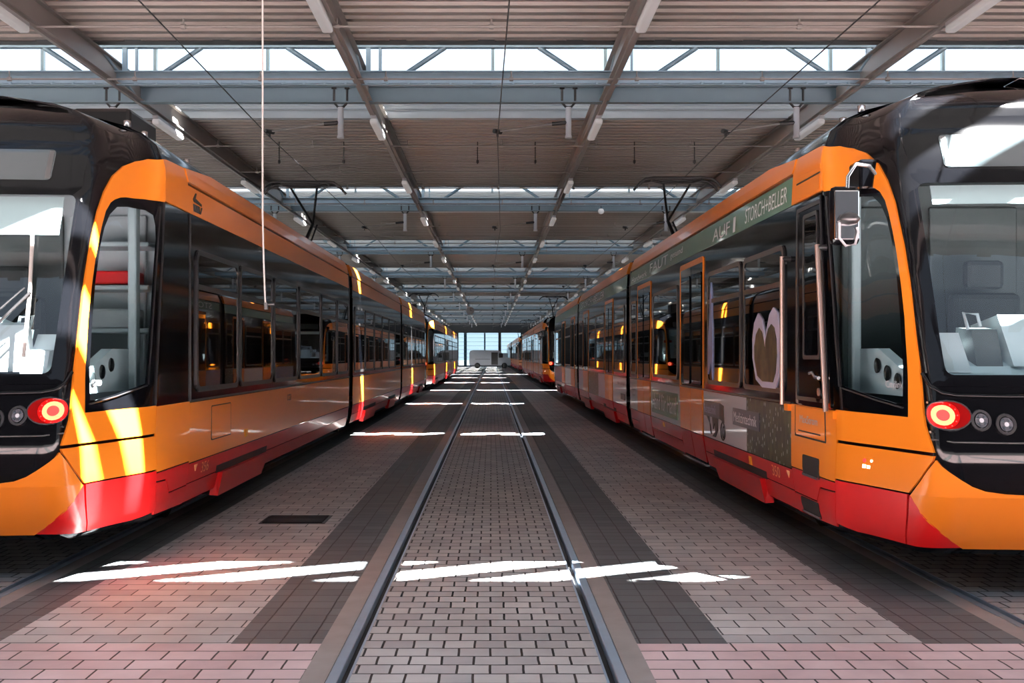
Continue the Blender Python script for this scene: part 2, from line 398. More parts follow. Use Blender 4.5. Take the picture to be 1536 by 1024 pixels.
def cab(T, blind_z):
    g = T.g; X = lambda d: -g*d
    def bx(name, d0, d1, y0, y1, z0, z1, mat, par, bev=.015):
        return MB().bevbox(min(X(d0), X(d1)), max(X(d0), X(d1)), y0, y1, z0, z1, bev).build(name, mat, par)
    li = bx('cab_bulkhead', -1.28, 1.28, 1.98, 2.04, .8, 3.08, M['inner'] if g > 0 else M['white'], T.root)  # lining tones paint sunlight into the left cab and shade into the right
    bx('cab_floor', -1.05, 1.05, .65, 1.97, .86, .9, M['seat'], T.root)
    bx('cab_ceiling', -1.1, 1.1, 1.1, 1.97, 2.92, 2.96, M['inner'] if g > 0 else M['white'], T.root)
    bx('cabinet_door', .35, 1.0, 1.93, 1.975, 1.0, 2.75, M['inner'] if g > 0 else M['white'], li); bx('cabinet_door', -.4, .3, 1.93, 1.975, 1.0, 2.75, M['inner'], li)
    if g < 0:
        sh = bx('cab_shelf', .55, 1.15, 1.55, 1.92, 1.75, 1.79, M['dash'], T.root)
        bx('paper_stack', .65, 1.0, 1.6, 1.9, 1.79, 1.95, M['white'], sh)
        bx('folder', .65, 1.0, 1.62, 1.9, 2.15, 2.26, M['red'], sh)
        bx('cab_shelf', .55, 1.15, 1.55, 1.92, 2.1, 2.14, M['dash'], T.root); bx('cab_shelf', .55, 1.15, 1.55, 1.92, 2.45, 2.49, M['dash'], T.root)
    db = MB()
    pr = [(.30,1.40),(.42,1.50),(.62,1.56),(.95,1.50),(1.0,1.36),(1.0,.92),(.30,.92)]
    db.prism(pr, 'x', min(X(-.88), X(.88)), max(X(-.88), X(.88)))
    db = db.build('dashboard', M['dash'], T.root)
    MB().prism([(.38,1.5),(.6,1.84),(.98,1.78),(1.02,1.5)], 'x', min(X(-.2), X(.42)), max(X(-.2), X(.42))).build('instrument_console', M['dash'], db)
    MB().prism([(.42,1.5),(.5,1.74),(.72,1.76),(.76,1.5)], 'x', min(X(.47), X(.64)), max(X(.47), X(.64))).build('display_unit', M['inner'], db)
    MB().prism([(.36,1.46),(.55,1.72),(.75,1.62),(.8,1.46)], 'x', min(X(.7), X(.86)), max(X(.7), X(.86))).build('side_cowl', M['white'], db)
    MB().tube([(X(.66), .5, 1.74), (X(.68), .52, 1.85), (X(.6), .5, 1.84), (X(.58), .5, 1.76)], .012).build('microphone_stalk', M['whiteplastic'], db)
    if g < 0:
        MB().prism([(.24,1.46),(.37,1.78),(.44,1.80),(.52,1.46)], 'x', min(X(-.5), X(.70)), max(X(-.5), X(.70))).build('dashboard_hood', M['white'], db)
        MB().prism([(.27,1.44),(.33,1.60),(.40,1.61),(.5,1.44)], 'x', min(X(.70), X(.88)), max(X(.70), X(.88))).build('dashboard_hood', M['white'], db)
    # side ledge under the cab window, with three round openings
    led = MB().prism([(.5,1.30),(.42,1.42),(1.0,1.62),(1.4,1.62),(1.4,1.30)], 'x', min(X(.98), X(1.06)), max(X(.98), X(1.06))).build('side_ledge', M['dash'], T.root)
    for y, z in ((.62, 1.40), (.80, 1.45), (.98, 1.50)):
        MB().lathe([(0,.0),(.05,.0),(.055,-.01)], (X(1.06)-g*.008, y, z), 'x', 16).build('air_vent', M['ink'], led)
    st = bx('driver_seat', -.28, .28, 1.2, 1.65, 1.3, 1.42, M['seat'], T.root, .04)
    bx('seat_back', -.27, .27, 1.6, 1.72, 1.42, 2.05, M['seat'], st, .05); bx('headrest', -.15, .15, 1.62, 1.72, 2.08, 2.3, M['seat'], st, .04)
    bx('seat_post', -.08, .08, 1.35, 1.5, .9, 1.3, M['seat'], st)
    bx('cab_pillar', 1.05, 1.12, 1.35, 1.45, .9, 2.9, M['dash'], T.root)
    T.patch('sun_blind', [(-.2, blind_z), (2*V0+.2, blind_z), (2*V0+.2, 2.70), (-.2, 2.70)], -.05, M['blind'], t=.01)

ARC_OUT = [(.018,.975),(.041,1.056),(.065,1.136),(.070,1.221),(.05,1.507),(.042,1.8),(.036,2.0),(.040,2.3),(.066,2.6),(.112,2.76),(.191,2.90),(.298,3.0),(.45,3.07),(.65,3.115)]
ARC_IN = [(.62,2.775),(.477,2.765),(.38,2.76),(.301,2.745),(.24,2.72),(.197,2.69),(.155,2.62),(.135,2.52),(.122,2.40),(.112,2.25),(.112,2.05),(.12,1.82),(.16,1.5),(.218,1.178)]
MASK = [(.006,.93),(-.03,.895),(-.073,.862),(-.146,.812),(-.219,.77),(-.303,.74),(-.428,.724),(-.6,.716),(-.85,.714)]
def mirr(L): return [(2*V0-v, z) for v, z in L]

def nose(T, sA, sB):
    lo, hi = .004, .004
    # cab window surround with a see-through pane
    GL = [(.93,1.36),(.55,1.29),(.27,1.25),(.215,1.5),(.175,1.8),(.155,2.1),(.155,2.35),(.175,2.5),(.215,2.6),(.29,2.67),(.42,2.69),(.70,2.69),(.84,2.66),(.90,2.58),(.93,2.48)]
    for mm in (False, True):
        f = mirr if mm else (lambda L: L)
        cw = T.patch('cab_window_frame', f(list(reversed(ARC_IN))+[(.98,2.78),(.98,1.19)]), .006, M['black'], holes=[f(GL)])
        T.patch('cab_window_pane', f([(a+(.02 if a > .5 else -.02), b+(.02 if b > 2 else -.02)) for a, b in GL]), .002, M['cabglass'], cw, t=.004)
        if not mm:
            T.tube('window_ridge', [(.94,1.345),(.55,1.275),(.27,1.235)], .006, M['trim'], .01, cw)
            T.patch('window_ridge', rc(.955,.97,1.35,2.74), .014, M['trim'], cw)
        T.patch('cab_pillar_panel', f(ARC_OUT+[(sA,3.13),(sA,2.78)]+ARC_IN+[(sA,1.186),(sA,.975)]), .014, M['orange'])
        T.patch('corner_panel', f([(.024,.925),(.105,.81),(.198,.697),(sA,.697),(sA,.953),(.02,.953)]), .014, M['orange'])
        T.patch('corner_skirt', f([(.208,.685),(sA,.685),(sA,.36),(.7,.33),(.15,.335)]), .014, M['red'], label='red corner skirt')
        T.patch('bumper_wedge', f([(.186,.682),(.12,.635),(.071,.594),(.0,.54),(-.085,.465),(-.16,.405),(-.243,.345),(.135,.335)]), .014, M['red'], label='red wedge of the bumper')
    edge = [(-.255,.338),(-.17,.395),(-.09,.455),(.0,.53),(.066,.585),(.115,.628),(.178,.682),(.098,.79)]
    low = edge+[(.010,.918)]+MASK
    T.patch('front_bumper', low+list(reversed(mirr(low))), .014, M['orange'])
    # windscreen, display
    ws = T.patch('windscreen', rc(2*V0+.085, -.085, 1.43, 2.73), .003, M['cabglass'], t=.004)
    mk = T.patch('windscreen_surround', [(.0,1.38),(.0,2.2),(.035,2.6),(.10,2.95),(.15,3.2)]+mirr([(.15,3.2),(.10,2.95),(.035,2.6),(.0,2.2),(.0,1.38)]), .008, M['black'],
                 holes=[rr(2*V0+.10, -.10, 1.45, 2.71, .05)])
    T.patch('destination_display', rr(2*V0+.27, -.29, 2.82, 3.06, .03), .012, M['display'])
    T.patch('display_edge', rc(-.335, -.30, 2.83, 3.05), .016, M['inner'])
    # mask: ridges and light bank
    T.tube('mask_ridge', [(.03,1.46),(-.01,1.38),(-.06,1.34),(-.14,1.325)]+[(V0*.3-.1*k,1.32) for k in range(1, 13)]+mirr([(-.14,1.325),(-.06,1.34),(-.01,1.38),(.03,1.46)]), .013, M['black'], .014)
    for zz, va in ((1.055, .03),):
        T.tube('mask_ridge', [(va, zz), (-.1, zz-.012)]+[(V0*.3-.1*k, zz-.015) for k in range(1, 13)]+mirr([(-.1, zz-.012), (va, zz)]), .006, M['trim'], .006)
    for f in ((lambda L: L), mirr):
        c = (-.055, 1.205)
        tl = T.patch('tail_light', f(ell((-.085,1.205), .125, .085)), .018, M['redlens'], label='red tail light')
        T.patch('lamp_bezel', f(ell((-.085,1.205), .132, .092)), .020, M['trim'], tl, holes=[f(ell((-.085,1.205), .124, .084))])
        T.patch('lamp_glow', f(ell(c, .088, .080)), .020, M['redglow'], tl)
        T.patch('lamp_ring', f(ell(c, .062, .062)), .022, M['redled'], tl, holes=[f(ell(c, .034, .034))])
        T.patch('lamp_core', f(ell(c, .032, .032)), .024, M['redcore'], tl)
        for k in range(7):
            T.patch('lamp_diode', f(ell((c[0]-.075*math.cos(k*.5-1.5), c[1]+.075*math.sin(k*.5-1.5)), .005, .005, 6)), .022, M['redcore'], tl)
        for cc in ((-.268,1.176), (-.412,1.153)):
            h = T.patch('headlight', f(ell(cc, .038, .042)), .02, M['lens'], label='round clear headlight')
            T.patch('headlight_bulb', f(ell(cc, .013, .014, 12)), .024, M['whiteplastic'], h)
            for q in range(4): T.patch('headlight_facet', f([(cc[0]+.032*math.cos(q*1.57+.4), cc[1]+.036*math.sin(q*1.57+.4)), (cc[0]+.032*math.cos(q*1.57+1.1), cc[1]+.036*math.sin(q*1.57+1.1)), (cc[0]+.016*math.cos(q*1.57+.75), cc[1]+.018*math.sin(q*1.57+.75))]), .023, M['chrome'], h)
            T.patch('headlight_bezel', f(ell(cc, .060, .064)), .017, M['trim'], h, holes=[f(ell(cc, .043, .048))])
        for cc in ((.02,1.28), (.022,1.10)): T.patch('bolt', f(ell(cc, .007, .007, 8)), .02, M['chrome'])
    # wiper
    if T.g < 0:
        w = T.tube('wiper_arm', [(-.85,1.42),(-.62,1.60),(-.285,2.0)], .011, M['trim'], .07)
        T.tube('wiper_arm_rod', [(-.9,1.46),(-.66,1.68),(-.33,2.03)], .007, M['trim'], .065, w)
        T.tube('wiper_blade', [(-.275,1.56),(-.300,2.0),(-.330,2.30),(-.350,2.46)], .014, M['beam'], .045, w)
    # side lamps on the corner panel
    if T.g > 0:
        sl = T.patch('side_marker', rr(.585,.72,.80,.885,.03), .017, M['orange'])
        T.patch('marker_lens', ell((.675,.862), .018, .015, 10), .021, M['redcore'], sl); T.patch('marker_lens', ell((.60,.865), .012, .010, 10), .021, M['lenswhite'], sl)
        T.patch('marker_lens', rc(.655,.69,.81,.835), .021, M['lenswhite'], sl); T.patch('marker_lens', rc(.61,.64,.81,.832), .021, M['lenswhite'], sl)
        T.text('model_lettering', 'Citylink', .41, .235, 1.345, 1.405, M['white'], .012)
    else:
        T.patch('key_mark', ell((.29,1.375), .022, .026, 14), .012, M['white'], holes=[ell((.29,1.375), .014, .017, 14)])
        T.patch('key_mark', rr(.315,.365,1.36,1.395,.012), .012, M['white'])

def straight(T, va, vb, opening, banner, low=True, fair=True, cut=()):
    """orange roof fairing, banner band, lower panels and skirts from va to vb, leaving the door openings free"""
    T.patch('roof_fairing', [(va,3.05),(vb,3.05),(vb,3.26),(va+1.0 if va < 3 else va,3.26),(va,3.17)], .022, M['orange'], t=.06)
    T.patch('cant_rail_panel' if not banner else 'advert_banner', rc(va, vb, 2.79, 3.025), .006, banner or M['orange'])
    xs = [va]+[x for ab in opening for x in ab]+[vb]
    for a, b in zip(xs[::2], xs[1::2]):
        if b-a < .06: continue
        if low: T.patch('side_panel', rc(a+.006, b-.006, .652, 1.165), .006, M['orange'])
        T.patch('side_skirt', rc(a+.006, b-.006, .475, .64), .006, M['red'], label='dark red side skirt')
        T.patch('side_skirt', rc(a+.006, b-.006, .31, .465), .006, M['red'], label='dark red side skirt')
    T.patch('sill_rail', rc(va, vb, 1.172, 1.19), .012, M['trim'])

def skirtbox(T, v0, v1):
    o = MB()
    pr = []
    for v, z, d in ((v0,.46,.055),(v1,.46,.055),(v1,.24,.05),(v0,.24,.05)): pr.append((v, z, d))
    vs = [T.P(v, z, d) for v, z, d in pr]+[T.P(v, z, -.03) for v, z, d in pr]
    vs[3] = T.P(v0+.03, .23, .045); vs[2] = T.P(v1-.12, .23, .045)
    o.add(vs, [(0,1,2,3),(0,4,5,1),(1,5,6,2),(2,6,7,3),(3,7,4,0),(4,5,6,7)])
    b = o.build('bogie_skirt', M['red'], T.root)
    T.patch('skirt_gap', rc(v0-.08, v1+.08, .46, .53), .009, M['seam'])

def bellows(T, va, vb):
    mb = MB(); n = 7; Z = [.32,1.0,2.0,2.9,3.1,3.25,3.36,3.44,3.5,3.54]
    rows = []
    for i in range(n*2+1):
        v = va+(vb-va)*i/(n*2); off = -.04 if i % 2 else -.09
        rows.append([T.P(v, z, off) for z in Z])
    for sg in (1, -1):
        for i in range(len(rows)-1):
            for j in range(len(Z)-1): mb.add([(sg*p[0], p[1], p[2]) for p in (rows[i][j], rows[i+1][j], rows[i+1][j+1], rows[i][j+1])], [(0,1,2,3)])
    b = mb.build('bellows', M['seam'], T.root)
    T.patch('bellows_post', rc(va+.02, va+.08, .4, 3.2), .01, M['trim'], b, t=.05)

def pantograph(T, yc):
    r = T.root
    mb = MB(); mb.box(-.55, .55, yc-.5, yc+.75, 3.66, 3.72)
    for x in (-.45, .45):
        for y in (yc-.4, yc+.65): mb.lathe([(.03,3.5),(.06,3.53),(.04,3.56),(.06,3.59),(.04,3.62),(.05,3.66)], (x, y, 0), 'z', 10)
    p = mb.build('pantograph', M['darkiron'], r)
    MB().tube([(-.4,yc-.3,3.74),(.4,yc-.3,3.74)], .05).tube([(0,yc-.3,3.74),(0,yc+1.0,4.45)], [.05,.035]).tube([(.12,yc-.3,3.72),(.1,yc+.95,4.42)], .02).build('lower_arm', M['darkiron'], p)
    MB().tube([(0,yc+1.0,4.45),(-.28,yc-.1,5.08)], .025).tube([(0,yc+1.0,4.45),(.28,yc-.1,5.08)], .025).tube([(-.3,yc-.1,5.08),(.3,yc-.1,5.08)], .02).build('upper_arm', M['darkiron'], p)
    h = MB()
    for dy in (-.28, .08):
        h.tube([(-.86,yc+dy,4.96),(-.78,yc+dy,5.06),(-.66,yc+dy,5.14),(-.5,yc+dy,5.16),(.5,yc+dy,5.16),(.66,yc+dy,5.14),(.78,yc+dy,5.06),(.86,yc+dy,4.96)], .026, 8)
    for x in (-.5, .5): h.tube([(x,yc-.28,5.15),(x,yc+.08,5.15)], .02).tube([(x*.6,yc-.1,5.08),(x,yc-.1,5.13)], .02)
    h.build('contact_head', M['darkiron'], p)
    MB().bevbox(-.35,-.05,yc+.9,yc+1.1,3.6,3.95,.02).build('spring_box', M['chrome'], p)

def roof_box(T, x0, x1, y0, y1, z1=3.78):
    MB().bevbox(x0, x1, y0, y1, 3.4, z1, .04).build('roof_equipment_box', M['roofblack'], T.root)

# ---- right tram (banner, doors, adverts)
def make_tram(sgn, cx, y0, label, doors, banner, ads, number):
    T = Tram(sgn, cx, y0, label)
    sA, sB = (1.03, 2.12) if sgn > 0 else (1.12, 2.02)
    T.shell('front_body', V0, 11.85, nose=True); T.shell('middle_body', 12.35, 22.45); T.shell('rear_body', 22.95, LEN, rear=True)
    bellows(T, 11.85, 12.35); bellows(T, 22.45, 22.95)
    nose(T, sA, sB)
    # panels between cab and saloon
    T.patch('cab_header', [(sA+.014,2.79),(sB,2.79),(sB,3.17),(sA+.35,3.145),(sA+.014,3.13)], .014, M['orange'])
    T.patch('cab_side_panel', rc(sA+.014, sB, .672, 1.178), .010, M['orange'],
            holes=[rr(1.40,1.80,.70,.80,.01)] if False else ())
    T.patch('cab_skirt', [(sA+.014,.66),(sB,.66),(sB,.47),(1.55,.47),(1.42,.59),(sA+.014,.60)], .010, M['red'], label='red cab side skirt')
    T.patch('cab_skirt', [(sA+.014,.588),(1.415,.576),(1.54,.458),(sB,.458),(sB,.31),(sA+.014,.33)], .012, M['red'], label='red cab side skirt')
    if sgn > 0:
        T.patch('header_groove', [(1.15,2.96),(2.0,3.0),(2.0,3.03),(1.15,3.0)], .019, M['orange'])
        hf = T.patch('header_flap', rc(1.2,1.98,2.81,2.925), .018, M['orange'], label='small flap in the orange header')
        T.patch('flap_seam', rc(1.185,1.995,2.93,2.942), .0185, M['seam'], hf)
        d = T.patch('cab_door', rr(1.12,2.0,1.19,2.76,.03), .012, M['black'])
        T.patch('door_frame', rr(1.16,1.96,1.22,2.73,.03), .02, M['trim'], d, holes=[rr(1.19,1.93,1.25,2.70,.03)])
        T.patch('door_pane', rr(1.38,1.74,1.98,2.62,.03), .018, M['winglass'], d); T.patch('door_pane', rr(1.38,1.74,1.58,1.93,.03), .018, M['winglass'], d)
        T.patch('pane_frame', rr(1.34,1.78,1.54,2.66,.03), .022, M['trim'], d, holes=[rr(1.37,1.75,1.57,2.63,.03)])
        T.tube('door_handle', [(1.50,1.435),(1.42,1.44),(1.36,1.41),(1.26,1.405)], .014, M['chrome'], .05, d)
        T.patch('lock', ell((1.36,1.30), .03, .03, 14), .03, M['copper'], d); T.patch('lock_plate', ell((1.40,1.30), .075, .085, 18), .02, M['black'], d)
        for v in (2.17, 1.07):
            hr = T.tube('handrail', [(v,1.17),(v,2.38)], .02, M['copper'], .07)
            MB().tube([T.P(v,2.36,.0), T.P(v,2.36,.07)], .022).build('rail_bracket', M['trim'], hr)
            T.patch('rail_foot', rc(v-.05, v+.05, 1.12, 1.175), .04, M['orange'], hr)
        h = T.patch('hatch', rc(1.27,1.98,.955,1.17), .016, M['orange'], label='orange hatch below the cab door')
        T.patch('hatch_seam', rc(1.25,2.0,.93,1.172), .0155, M['seam'], h, holes=[rc(1.262,1.988,.942,1.1719)])
        T.patch('hatch_lip', rc(1.36,1.9,.975,.985), .019, M['seam'], h)
        T.text('hatch_lettering', 'MaxStrom', 1.86, 1.42, 1.045, 1.105, M['white'], .019, h)
        for (a, b, z0, z1) in ((1.40,1.80,.64,.80), (1.50,1.95,.33,.455)):
            p = T.patch('step_pocket', rr(a,b,z0,z1,.02), .017, M['seam'])
            T.patch('step_lip', rc(a+.01,b-.01,z0,z0+.02), .03, M['chrome'], p)
        # mirror
        s0 = T.P(.30,2.87,.0); bx = MB().bevbox(s0[0]-.10, s0[0]+.12, s0[1]-.09, s0[1]+.14, 2.72, 2.93, .02).build('camera_housing', M['black'], T.root)
        a = Vector((-1.27,.50,2.76)); c = Vector((-1.50,.40,2.50))
        MB().tube([a, a+Vector((-.06,-.06,.04)), (-1.44,.38,2.80), (-1.49,.38,2.72), (-1.50,.38,2.45)], .013).build('mirror_arm', M['chrome'], bx)
        mr = MB().bevbox(-1.60,-1.41,.36,.44,2.28,2.66,.035).build('mirror', M['black'], bx)
        MB().bevbox(-1.585,-1.425,.345,.37,2.31,2.63,.01).build('mirror_glass', M['chrome'], mr)
        MB().lathe([(0,.05),(.05,.03),(.07,0),(.05,-.03),(0,-.04)], (-1.5,.33,2.44), 'z', 14).build('mirror_joint', M['trim'], mr)
        MB().tube([(-1.56,.33,2.42),(-1.56,.33,2.32),(-1.52,.33,2.27),(-1.46,.33,2.28),(-1.44,.33,2.36),(-1.45,.33,2.39)], .009).build('mirror_cable', M['whiteplastic'], mr)
    else:
        T.patch('panel_seam', rc(sA+.0,sA+.012,1.19,2.78), .012, M['trim']); T.patch('panel_seam', rc(sB+.03,sB+.045,1.19,2.78), .012, M['trim'])
        roof_box(T, -.15, .42, 3.2, 4.0, 3.97)
    va = sB+.014
    if doors:
        # front section
        D = [(5.6,7.03),(9.5,10.9)]; W = [(2.32,3.70),(3.80,5.34),(7.2,9.25),(11.0,11.7)]
        straight(T, va, 11.83, D, banner, low=not ads)
        for a, b in W: window(T, a, b, hopper=(a < 4))
        for a, b in D: door(T, a, b)
        D2 = [(14.4,15.8),(19.6,21.0)]
        straight(T, 12.37, 22.43, D2, banner, low=not ads)
        for a, b in [(12.6,14.2),(15.95,17.7),(17.8,19.45),(21.15,22.3)]: window(T, a, b)
        for a, b in D2: door(T, a, b)
        D3 = [(23.9,25.2),(27.8,29.2)]
        straight(T, 22.97, 33.0, D3, banner, low=not ads)
        for a, b in [(23.1,23.8),(25.4,27.6),(29.4,31.0),(31.1,32.6)]: window(T, a, b)
        for a, b in D3: door(T, a, b)
        if ads:
            T.patch('meadow_photo_panel', rc(va+.006,3.60,.652,1.165), .006, M['foliage'], label='printed photo panel with pale dots')
            w = T.patch('white_advert_panel', rc(3.606,5.58,.652,1.165), .006, M['white'], label='white advert panel')
            T.patch('navy_sign', rc(3.12,4.14,.875,1.045), .010, M['navy'], w); T.text('sign_lettering', 'Medizintechnik', 4.08, 3.2, .91, 1.01, M['letter'], .014, w)
            T.patch('navy_sign', rc(4.74,5.53,.89,1.06), .010, M['navy'], w); T.text('sign_lettering', 'Rehatechnik', 5.5, 4.9, .925, 1.025, M['bluefilm'], .014, w)
            T.patch('printed_figure', [(5.42,.9),(5.28,.9),(5.2,.72),(5.16,.7),(5.2,.8)], .010, M['ink'], w)
            T.patch('printed_figure', [(5.12,.9),(4.82,.9),(4.84,.76),(4.95,.68),(5.1,.68),(4.95,.74),(4.98,.84),(5.06,.76)], .010, M['ink'], w)
            T.patch('printed_figure', [(4.74,1.06),(4.56,1.04),(4.54,.86),(4.62,.86),(4.64,.88),(4.74,.89)], .010, M['ink'], w)
            T.patch('printed_wheel', ell((4.60,.77),.10,.10,20), .010, M['ink'], w, holes=[ell((4.60,.77),.085,.088,20)])
            T.patch('printed_wheel', ell((4.55,.76),.055,.07,20), .010, M['ink'], w, holes=[ell((4.55,.76),.045,.06,20)])
            w = T.patch('white_advert_panel', rc(7.05,9.48,.652,1.165), .006, M['white'], label='white framed advert between the doors')
            T.patch('green_field', rc(7.2,9.35,.72,1.07), .010, M['greenad'], w); T.text('advert_lettering', 'Hand für Hand', 9.25, 7.3, .78, 1.02, M['letter'], .014, w)
            w = T.patch('white_advert_panel', rc(10.92,11.83,.652,1.165), .006, M['white'], label='white advert panel by the joint')
            T.text('advert_lettering', 'Unsere', 11.6, 11.1, .98, 1.03, M['navy'], .012, w); T.text('advert_lettering', 'Team', 11.55, 11.15, .88, .93, M['navy'], .012, w)
            w = T.patch('white_advert_panel', rc(12.38,14.38,.652,1.165), .006, M['white'], label='white advert panel behind the joint')
            T.text('advert_lettering', 'Wir suchen', 13.6, 12.5, 1.02, 1.07, M['ink'], .012, w); T.patch('grey_field', rc(12.5,13.1,.75,.86), .010, M['inner'], w)
            for a, b, m in ((15.82,17.2,'skyfilm'), (17.21,19.58,'foliage'), (21.02,22.42,'skyfilm'), (22.98,23.88,'foliage'), (25.22,27.78,'white'), (29.22,33.0,'bluefilm')):
                T.patch('printed_side_panel', rc(a, b, .652, 1.165), .006, M[m])
            # window films
            H = [(3.30,1.28),(3.22,1.45),(3.34,1.62),(3.33,1.78),(3.22,1.93),(3.10,1.97),(2.98,1.90),(2.90,1.72),(2.82,1.9),(2.68,1.985),(2.52,1.92),(2.42,1.74),(2.40,1.5),(2.45,1.28)]
            H = [(2.98,1.285)]+arc((3.05,1.62), .30, 200-40, 90, 8)[::-1][:0]+[(3.20,1.35),(3.32,1.55),(3.33,1.72),(3.26,1.87),(3.12,1.955),(3.0,1.90),(2.92,1.78),(2.88,1.68),(2.84,1.80),(2.74,1.93),(2.62,1.985),(2.50,1.94),(2.42,1.80),(2.40,1.6),(2.45,1.4),(2.55,1.285)]
            hf = T.patch('printed_heart', H, .020, M['skyfilm'], label='printed pale double arch with trees')
            c = (2.87,1.55)
            T.patch('printed_tree', [(c[0]+(a-c[0])*.80, c[1]-.02+(b-c[1])*.72) for a, b in H], .024, M['tree'], hf)
            T.patch('printed_tower', [(5.28,1.36),(5.27,1.75),(5.22,1.95),(5.19,2.05),(5.18,2.25),(5.14,2.38),(5.10,2.25),(5.09,2.0),(5.06,1.9),(5.05,1.6),(5.06,1.3),(5.12,1.5)], .020, M['bluefilm'], label='slim pale printed figure')
            T.text('banner_lettering', 'STORCH+BELLER', 3.66, 2.26, 2.835, 2.975, M['letter'], .014)
            T.text('banner_lettering', 'AUF', 5.1, 4.3, 2.82, 2.955, M['letter'], .014); T.text('banner_lettering', 'I', 4.15, 4.05, 2.81, 2.965, M['letter'], .014)
            T.text('banner_lettering', 'FAUT', 9.6, 8.0, 2.84, 2.98, M['letter'], .014); T.text('banner_lettering', 'Handwerk', 11.6, 9.9, 2.82, 2.92, M['letter'], .014)
            T.text('banner_lettering', 'gesund', 7.8, 6.9, 2.86, 2.97, M['letter'], .014)
            T.text('banner_lettering', 'STORCH+BELLER', 21.6, 16.0, 2.83, 2.98, M['letter'], .014)
            T.patch('yellow_label', rc(3.45,3.54,.535,.615), .012, M['yellow']); T.patch('yellow_label', rc(8.3,8.42,.56,.62), .012, M['yellow'])
    else:
        W = [(2.22,3.70),(3.78,5.32),(5.42,6.9),(7.0,8.7),(8.8,10.3),(10.4,11.7)]
        straight(T, va, 11.83, [], banner)
        straight(T, 12.37, 22.43, [], banner); straight(T, 22.97, 33.0, [], banner)
        for a, b in W: window(T, a, b)
        for k in range(6): window(T, 12.6+k*1.62, 14.12+k*1.62)
        for k in range(6): window(T, 23.15+k*1.62, 24.67+k*1.62)
        # operator mark: a tick above a block of bars
        mk = T.patch('operator_mark', [(2.17,2.925),(2.20,2.95),(2.26,2.99),(2.28,2.985),(2.24,2.94),(2.42,2.915),(2.42,2.895),(2.19,2.905)], .012, M['ink'])
        for k in range(4): T.patch('operator_mark_bar', [(2.17+k*.05,2.82),(2.205+k*.05,2.82),(2.205+k*.05,2.885),(2.17+k*.05,2.885)], .012, M['ink'], mk)
        T.patch('operator_mark_bar', [(2.36,2.82),(2.38,2.82),(2.44,2.885),(2.41,2.885)], .012, M['ink'], mk)
        T.text('warning_lettering', 'ccaa', 6.2, 6.45, 1.0, 1.08, M['seam'], .010)
        fl = T.patch('filler_flap', rr(2.72,3.4,.80,1.10,.02), .008, M['orange']); T.patch('flap_seam', rr(2.71,3.41,.79,1.11,.02), .0075, M['seam'], fl, holes=[rr(2.722,3.398,.802,1.098,.02)])
        T.patch('yellow_label', rc(4.0,4.1,.72,.80), .010, M['yellow'])
    g = sgn
    if number:
        n0, n1 = (2.74, 2.50) if g > 0 else (2.42, 2.66)
        T.text('fleet_number', number, n0, n1, .525, .62, M['tan'], .012)
        T.patch('arrow_mark', [(2.20,.62),(2.29,.62),(2.245,.56)], .012, M['tan'])
    for v0, v1 in ((3.05,5.05),(14.1,16.2),(19.2,20.9),(30.0,32.0)): skirtbox(T, v0, v1)
    for y in (4.0, 15.1, 20.0, 31.0): bogie(T, y)
    pantograph(T, 14.75)
    roof_box(T, -.55, .55, 5.5, 8.5, 3.62); roof_box(T, -.55, .55, 8.8, 11.2, 3.62); roof_box(T, -.55, .55, 17.3, 21.0, 3.62); roof_box(T, -.55, .55, 24.0, 27.5, 3.62)
    cab(T, 2.57 if g > 0 else 2.42)
    for v in (1.5, 1.9, 3.1):
        MB().lathe([(.03,0),(.03,.05),(.0,.06)], (T.P(v,3.40)[0], v, 3.40), 'z', 10).build('roof_marker', M['chrome'], T.root)
    return T

TRR = make_tram(1, 3.784, 6.21, 'orange tram with green roof banner and number 350, nearest on the right track', True, M['green'], True, '350')
TRL = make_tram(-1, -3.916, 6.71, 'plain orange and black tram numbered 356, nearest on the left track', False, None, False, '356')
t = copy_tree(TRL.root); t.location.y = 44.6; tag(t, 'orange tram parked behind tram 356 on the left track, its nose in sunlight')
plain = make_tram(1, 3.784, 47.6, 'orange tram without a banner, second along the right track behind tram 350', True, None, False, None).root
t = copy_tree(plain); t.location.y = 89.5; tag(t, 'orange tram third along the right track, small in the distance')
t = copy_tree(plain); t.location.y = 128.5; tag(t, 'farthest orange tram of the right track, by the hall end wall')

